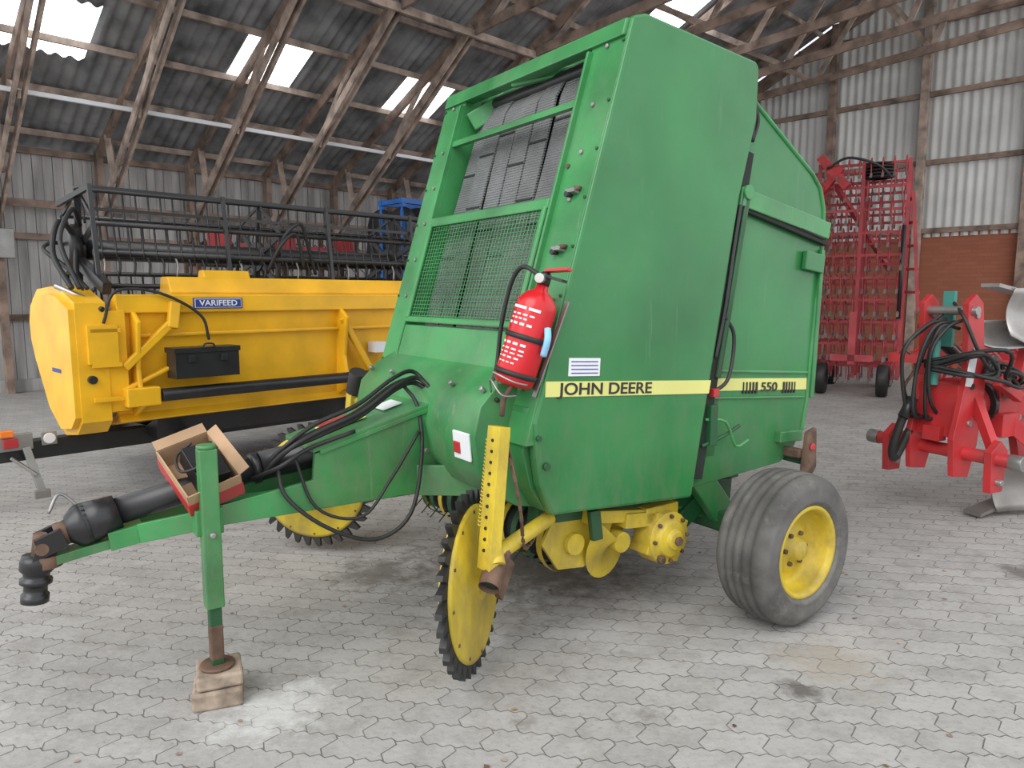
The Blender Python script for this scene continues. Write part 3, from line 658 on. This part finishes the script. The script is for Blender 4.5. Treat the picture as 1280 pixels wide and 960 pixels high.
b.cyl((-.10,ry,rzc),(.0,ry,rzc),.20,BLKM,n=24)
b.tube([(1.5,.4,1.9),(1.55,.3,2.1),(1.7,.3,2.2),(1.8,.35,2.0),(1.9,.4,1.75)],.016,BLK); b.tube([(1.4,.4,1.75),(1.5,.3,2.0),(1.65,.3,2.1),(1.75,.35,1.8)],.016,BLK)
for x in(-.02,HL): b.beam((x,.1,1.6),(x,1.0,1.93),.06,.09,BLKM)
for z in(2.36,2.20): b.beam((-.02,.35,z),(HL,.35,z),.016,.024,BLKM)
for x in(-.02,1.0,2.0,3.0,4.0,5.0,HL): b.beam((x,.25,1.6),(x,.35,2.38),.025,.03,BLKM)
b.beam((-.02,.35,2.36),(-.02,1.2,2.3),.03,.04,BLKM)
b.build('reel',HE)
b=MB()
b.cyl((.1,.55,.95),(HL-.1,.55,.95),.18,BLKM); b.prismx([(.3,.56),(1.6,.50),(1.6,.54),(.3,.60)],0,HL,BLKM)
b.prismx([(.15,.60),(.4,.50),(1.2,.46),(1.2,.40),(.2,.42)],.3,HL-.3,BLKM)
b.build('auger_and_table',HE)
b=MB(); b.beam((-2.6,.45,.42),(HL,.45,.42),.12,.14,BLKM); b.beam((.2,1.1,.42),(HL,1.1,.42),.1,.12,BLKM)
for x in(.5,2.2,5.6): b.beam((x,.0,.42),(x,1.3,.42),.1,.1,BLKM)
for x in(.5,5.6): b.beam((x,.9,.42),(x,.9,.52),.1,.1,BLKM)
for x in(3.2,4.3):
    b.cyl((x,-.05,.34),(x,1.3,.34),.04,BLKM)
    for y in(-.1,1.35): b.lathe([(0,-.02),(.18,-.02),(.2,-.1),(.31,-.1),(.34,-.07),(.34,.07),(.31,.1),(.2,.1),(.18,.02),(0,.02)],(x,y,.34),(0,1,0),BLK,n=32)
b.build('transport_trailer',HE,bevel=.008)
b=MB(); b.box((-.62,.36,.50),(.22,.05,.12),STEEL); b.box((-.67,.33,.57),(.08,.05,.045),ORANGE); b.box((-.65,.33,.50),(.09,.04,.07),RED)
b.box((-.40,.37,.50),(.10,.02,.10),STEEL); b.cyl((-.40,.35,.50),(-.40,.36,.50),.04,WHITE)
b.beam((-.56,.32,.46),(-.50,.24,.14),.03,.05,STEEL); b.beam((-.66,.3,.40),(-.52,.24,.26),.03,.02,STEEL); b.box((-.50,.23,.12),(.10,.03,.06),STEEL)
b.build('light_board',HE,bevel=.004)
# ---------------------------------------------------------------- cultivators
def cultivator(w,h,layers,m,tm,nx=6,nz=8):
    b=MB()
    for l in range(layers):
        y=l*.45; hh=h*(1-.06*(l%2))
        for i in range(nx+1):
            if i in(0,nx) or i%2==0: x=-w/2+w*i/nx; b.beam((x,y,.25),(x,y,hh),.05,.05,m)
        for j in range(nz+1):
            z=.45+(hh-.5)*j/nz; b.beam((-w/2,y,z),(w/2,y,z),.04,.04,m)
            for i in range(nx*2):
                x=-w/2+w*(i+.5+.2*(j%2))/(nx*2)
                b.tube([(x,y,z),(x,y-.12,z+.07),(x,y-.20,z-.02),(x,y-.17,z-.13),(x+.01,y-.28,z-.20)],.010,tm,n=4,sub=2)
                b.beam((x+.01,y-.26,z-.18),(x+.01,y-.33,z-.25),.035,.006,STEEL)
    for x in(-w*.35,w*.35):
        b.beam((x,-.3,.3),(x,layers*.45,.3),.08,.08,m)
        for yy in(-.2,layers*.45-.1): b.lathe([(0,-.05),(.14,-.05),(.15,-.08),(.23,-.08),(.25,-.05),(.25,.05),(.23,.08),(.15,.08),(.14,.05),(0,.05)],(x,yy,.25),(1,0,0),BLK,n=24)
    b.beam((-w*.3,-.1,h*.9),(w*.3,layers*.45,h*.55),.07,.07,m)
    b.beam((0,-.4,.5),(0,-.4,1.3),.08,.1,m); b.beam((-.3,-.4,.6),(.3,-.4,.6),.08,.1,m)
    return b
b=cultivator(1.25,3.6,3,REDD,REDD,4,9)
for x in(-.6,.6): b.cyl((x,-.2,1.2),(x,-.15,2.6),.03,BLKM)
b.beam((-.62,-.1,3.7),(-.2,-.2,3.2),.09,.12,RED); b.beam((-.62,-.1,3.1),(-.3,-.2,3.5),.07,.1,RED)
b.tube([(-.5,-.2,3.5),(-.2,-.3,3.62),(.2,-.2,3.5),(.4,-.1,3.3)],.02,BLK)
for k in range(5): b.lathe([(.12,-.02),(.22,-.01),(.22,.01),(.12,.02)],(.2,.1,3.35+k*.05),(0,0,1),BLK,n=20)
for j in range(5):
    b.beam((.62,.2,1.6+j*.35),(.85-.04*j,.0,1.6+j*.35),.04,.04,REDD)
b.beam((.85,0,1.3),(.69,0,3.1),.05,.05,REDD)
b.build('tine_cultivator',loc=(5.42,11.4,0),rotz=math.radians(-30))
b=cultivator(2.6,2.5,2,RUST,BLKM,8,6)
for x in(-1.1,-.1,.9): b.box((x,-.25,2.25),(.28,.12,.45),RED)
for x in(-.6,.4): b.box((x,-.25,2.2),(.5,.10,.18),REDD)
b.build('tine_cultivator',loc=(-3.5,11.2,0),rotz=math.radians(45))
b=MB()
b.T=Matrix.Diagonal((1,1,1.02,1))
for r in range(2):
    b.cyl((-1,r*.5,2.3),(1,r*.5,2.3),.03,BLKM)
    for i in range(9):
        for zz in(2.45,2.1,1.75): b.lathe([(0,.03),(.15,.02),(.27,-.02),(.27,-.03),(0,.02)],(-1+i*.25,r*.5,zz),(1,.2,0),BLKM,n=24)
    b.cyl((-1,r*.5,1.6),(1,r*.5,1.6),.03,BLKM)
    for x in(-1,0,1): b.beam((x,r*.5,0),(x,r*.5,2.80),.06,.06,BLUE)
    b.beam((-1.05,r*.5,2.80),(1.05,r*.5,2.80),.07,.07,BLUE); b.beam((-1.05,r*.5,.5),(1.05,r*.5,.5),.1,.12,BLUE)
for x in(-1,0,1): b.beam((x,0,2.80),(x,.5,2.80),.06,.06,BLUE); b.beam((x,-.3,.05),(x,.8,.05),.1,.1,BLUE); b.beam((x,-.25,.05),(x,0,.8),.06,.06,BLUE)
b.beam((.3,0,2.80),(.8,.2,3.1),.06,.06,BLUE); b.beam((.3,.5,2.80),(.8,.2,3.1),.06,.06,BLUE); b.beam((-.1,.2,2.95),(.8,.2,3.08),.05,.05,BLUE)
b.tube([(-.6,0,2.8),(-.3,.1,2.95),(.2,.2,2.88),(.5,.3,2.8)],.015,BLUE)
b.build('disc_harrow',loc=(-.80,10.9,0),rotz=math.radians(45))
# ---------------------------------------------------------------- plough
PE=empty('reversible_plough',(2.98,4.90,0),math.radians(27))
b=MB()
b.box((0,0,.78),(.18,.28,.36),RED); 
for y in(-.15,.15):
    b.prism([(-.13,.35),(.03,.33),(.11,.55),(.15,.95),(.06,1.50),(-.02,1.56),(-.10,1.50),(-.06,1.0),(-.16,.60)],y-.02,y+.02,RED)
    for z in(.5,.7,.95,1.2,1.42): b.cyl((-.0,y-.03,z),(-.0,y+.03,z),.022,STEEL if z!=.95 else BLKM,n=10)
b.cyl((-.04,-.2,1.45),(-.04,.2,1.45),.03,STEEL); b.cyl((-.02,-.46,.50),(-.02,.46,.50),.045,RED); b.cyl((-.02,-.54,.50),(-.02,-.46,.50),.05,STEEL); b.cyl((-.02,.46,.50),(-.02,.54,.50),.05,STEEL)
for y in(-.36,.36): b.prism([(-.08,.28),(.05,.28),(.08,.55),(.0,.62),(-.10,.55)],y-.025,y+.025,RED); b.cyl((-.02,y-.06,.35),(-.02,y+.06,.35),.02,STEEL)
b.cyl((.0,0,.80),(.45,0,.80),.13,RED,n=24); b.cyl((.05,.0,.80),(.14,0,.80),.19,RED,n=24); b.cyl((.30,.0,.80),(.34,0,.80),.17,BLKM,n=24)
b.box((.50,0,.78),(.26,.30,.32),RED); b.box((.42,-.17,.66),(.2,.08,.16),RED); b.cyl((.0,.2,1.35),(.3,.13,1.12),.04,BLKM); b.cyl((.25,.15,1.15),(.5,.1,.95),.022,STEEL)
for z in(.70,.86):
    for x in(.42,.58): b.cyl((x,-.15,z),(x,-.18,z),.022,STEEL,n=6)
b.beam((.5,-.05,.78),(4.6,-.9,.78),.16,.16,RED); b.beam((.45,.20,.85),(1.6,.1,.85),.07,.07,RED)
b.beam((.05,-.3,1.0),(.5,-.2,.85),.05,.07,RED); b.beam((.0,-.34,.55),(.1,-.1,.95),.05,.07,RED)
b.beam((.45,-.15,.70),(.62,-.35,.45),.05,.10,RED)
b.cyl((-.12,.02,.95),(-.12,.02,1.25),.03,TEAL); b.beam((.05,.05,1.2),(.05,.05,1.58),.08,.03,TEAL); b.cyl((.1,-.2,1.0),(.16,-.2,1.15),.035,BLKM)
b.box((-.1,0,.62),(.08,.12,.10),RED); b.box((-.03,-.175,1.05),(.08,.006,.20),WHITE,(0,8,0))
b.build('headstock',PE,bevel=.01)
def mould(b,o,ang,up,sc_=1.):
    o=V(o); R=Matrix.Rotation(ang,3,'Z')
    def fn(u,v):
        x=u*.75*sc_; z=(v*.44*(1-.5*(u-.55)**2*4*.5))*sc_; y=-(.10+.38*u*u+.18*(v-.3)**2*4*u - .05*math.sin(v*3))*sc_
        return o+R@V((x,y,z*up))
    b.grid(fn,10,8,STEEL)
b=MB()
for k in range(4):
    x=.64+k*.95; y=-.10-k*.2
    b.beam((x,y,.78),(x+.10,y-.05,.25),.05,.14,RED); b.beam((x,y,.78),(x+.1,y-.05,1.40),.05,.14,RED)
    mould(b,(x-.25,y+.02,.04),-.05,1,1.05); mould(b,(x-.25,y+.02,1.60),-.05,-1,1.05)
    b.beam((x-.4,y+.0,.03),(x+.05,y-.02,.10),.12,.02,STEEL); b.beam((x-.4,y+.0,1.62),(x+.05,y-.02,1.55),.12,.02,STEEL)
    b.beam((x-.1,y,.85),(x-.35,y+.05,1.20),.04,.05,RED); mould(b,(x-.45,y+.08,1.38),.3,-1,.45)
b.build('plough_bodies',PE,solid=.008)
b=MB(); rnd=random.Random(5)
for k in range(6):
    o=k*.03; r=lambda s:rnd.uniform(-s,s)
    b.tube([(-.05,-.12+o,1.38+r(.05)),(-.17+r(.05),-.07+o,1.34),(-.27+r(.07),-.02+o,1.08+r(.1)),(-.20+r(.05),.0+o,.80+r(.08)),(-.05,.0+o,.72)],.012,BLK)
for k in range(6):
    o=k*.035; r=lambda s:rnd.uniform(-s,s)
    b.tube([(-.2,.05+r(.05),1.05+o*.3),(-.10+r(.05),-.22-o,1.12+r(.10)),(.12,-.29+r(.06),1.04+r(.10)),(.35,-.24+r(.05),.98+r(.07)),(.6,-.10,.90)],.013,BLK)
b.tube([(.6,-.1,.9),(.5,-.3,1.0),(.2,-.35,.95),(.0,-.25,1.1),(-.1,-.15,1.4),(.02,0,1.5)],.012,BLK)
b.tube([(-.14,.15,.62),(-.20,.2,.42),(-.27,.18,.50),(-.23,.12,.8)],.028,BLK)
b.cyl((-.20,.1,.85),(-.27,.12,.72),.035,BLKM)
b.build('hoses',PE)
b=MB()
X0=-1.0
b.beam((X0,0,.75),(3.0,0,.75),.12,.12,RED); b.beam((X0,.8,.75),(3.0,.8,.75),.12,.12,RED); b.beam((X0,1.6,.75),(3,1.6,.75),.12,.12,RED)
for x in(X0,.0,.9,1.9,2.9): b.beam((x,0,.75),(x,1.6,.75),.1,.1,RED)
for r in range(3):
    for i in range(9):
        x=-.9+i*.43+.14*(r%2); b.tube([(x,r*.8,.75),(x,r*.8-.12,.85),(x,r*.8-.25,.65),(x,r*.8-.12,.35),(x,r*.8-.25,.10)],.022,RED if i%2 else RUST,n=5,sub=3); b.beam((x,r*.8-.22,.14),(x,r*.8-.32,.0),.07,.01,STEEL)
for x in(-.8,2.5):
    b.lathe([(0,-.05),(.2,-.05),(.22,-.1),(.33,-.1),(.36,-.06),(.36,.06),(.33,.1),(.22,.1),(.2,.05),(0,.05)],(x,-.35,.36),(1,0,0),BLK,n=28)
    b.lathe([(0,.06),(.14,.06),(.2,.10),(.22,.1)],(x,-.35,.36),(-1,0,0),WHITE,n=24); b.beam((x+.12,-.35,.36),(x+.12,.0,.75),.05,.08,RED)
b.beam((-.4,-.1,.75),(-.0,.3,1.35),.08,.08,RED); b.beam((.4,-.1,.75),(-.0,.3,1.35),.08,.08,RED)
b.cyl((0,0,.9),(1.2,.5,1.1),.05,RED)
b.prism([(-.9,.85),(-.4,.85),(-.55,1.15),(-.75,1.15)],-.15,.15,TEAL)
b.build('spring_tine_harrow',loc=(6.75,8.75,0),rotz=math.radians(40))
b=MB()
for i in range(220):
    x=random.uniform(-3.5,4.5); y=random.uniform(1.9,7); r=random.uniform(.004,.014); a=random.random()*6.28
    vs=[(x+r*math.cos(a+k*1.26)*random.uniform(.5,1.2),y+r*math.sin(a+k*1.26)*random.uniform(.5,1.2),.002+random.random()*.006) for k in range(5)]
    b.add(vs,[(0,1,2,3,4)],random.choice([RUST,TIMD,CARD,TIMD]))
b.build('leaf_litter',norm=False)
# ---------------------------------------------------------------- light
w=bpy.data.worlds.new('overcast_sky'); sc.world=w; w.use_nodes=True
bg=w.node_tree.nodes['Background']; bg.inputs[0].default_value=(.95,.975,1,1); bg.inputs[1].default_value=1.5
sl=bpy.data.lights.new('hazy_sun','SUN'); sl.energy=2.1; sl.angle=math.radians(50); sl.color=(1,.985,.96)
so=bpy.data.objects.new('hazy_sun',sl); sc.collection.objects.link(so); so.rotation_euler=V((.50,.66,-.75)).to_track_quat('-Z','Y').to_euler(); so.location=(-6,-8,8)
try:
    sc.view_settings.view_transform='Standard'; sc.view_settings.look='None'
except Exception as e: print(e)
cam=bpy.data.cameras.new('camera'); co=bpy.data.objects.new('camera',cam); sc.collection.objects.link(co)
cam.sensor_width=36; cam.lens=900/1280*36; cam.clip_start=.05; cam.clip_end=200
co.location=(0,0,1.55); co.rotation_euler=(math.radians(83),0,0); sc.camera=co
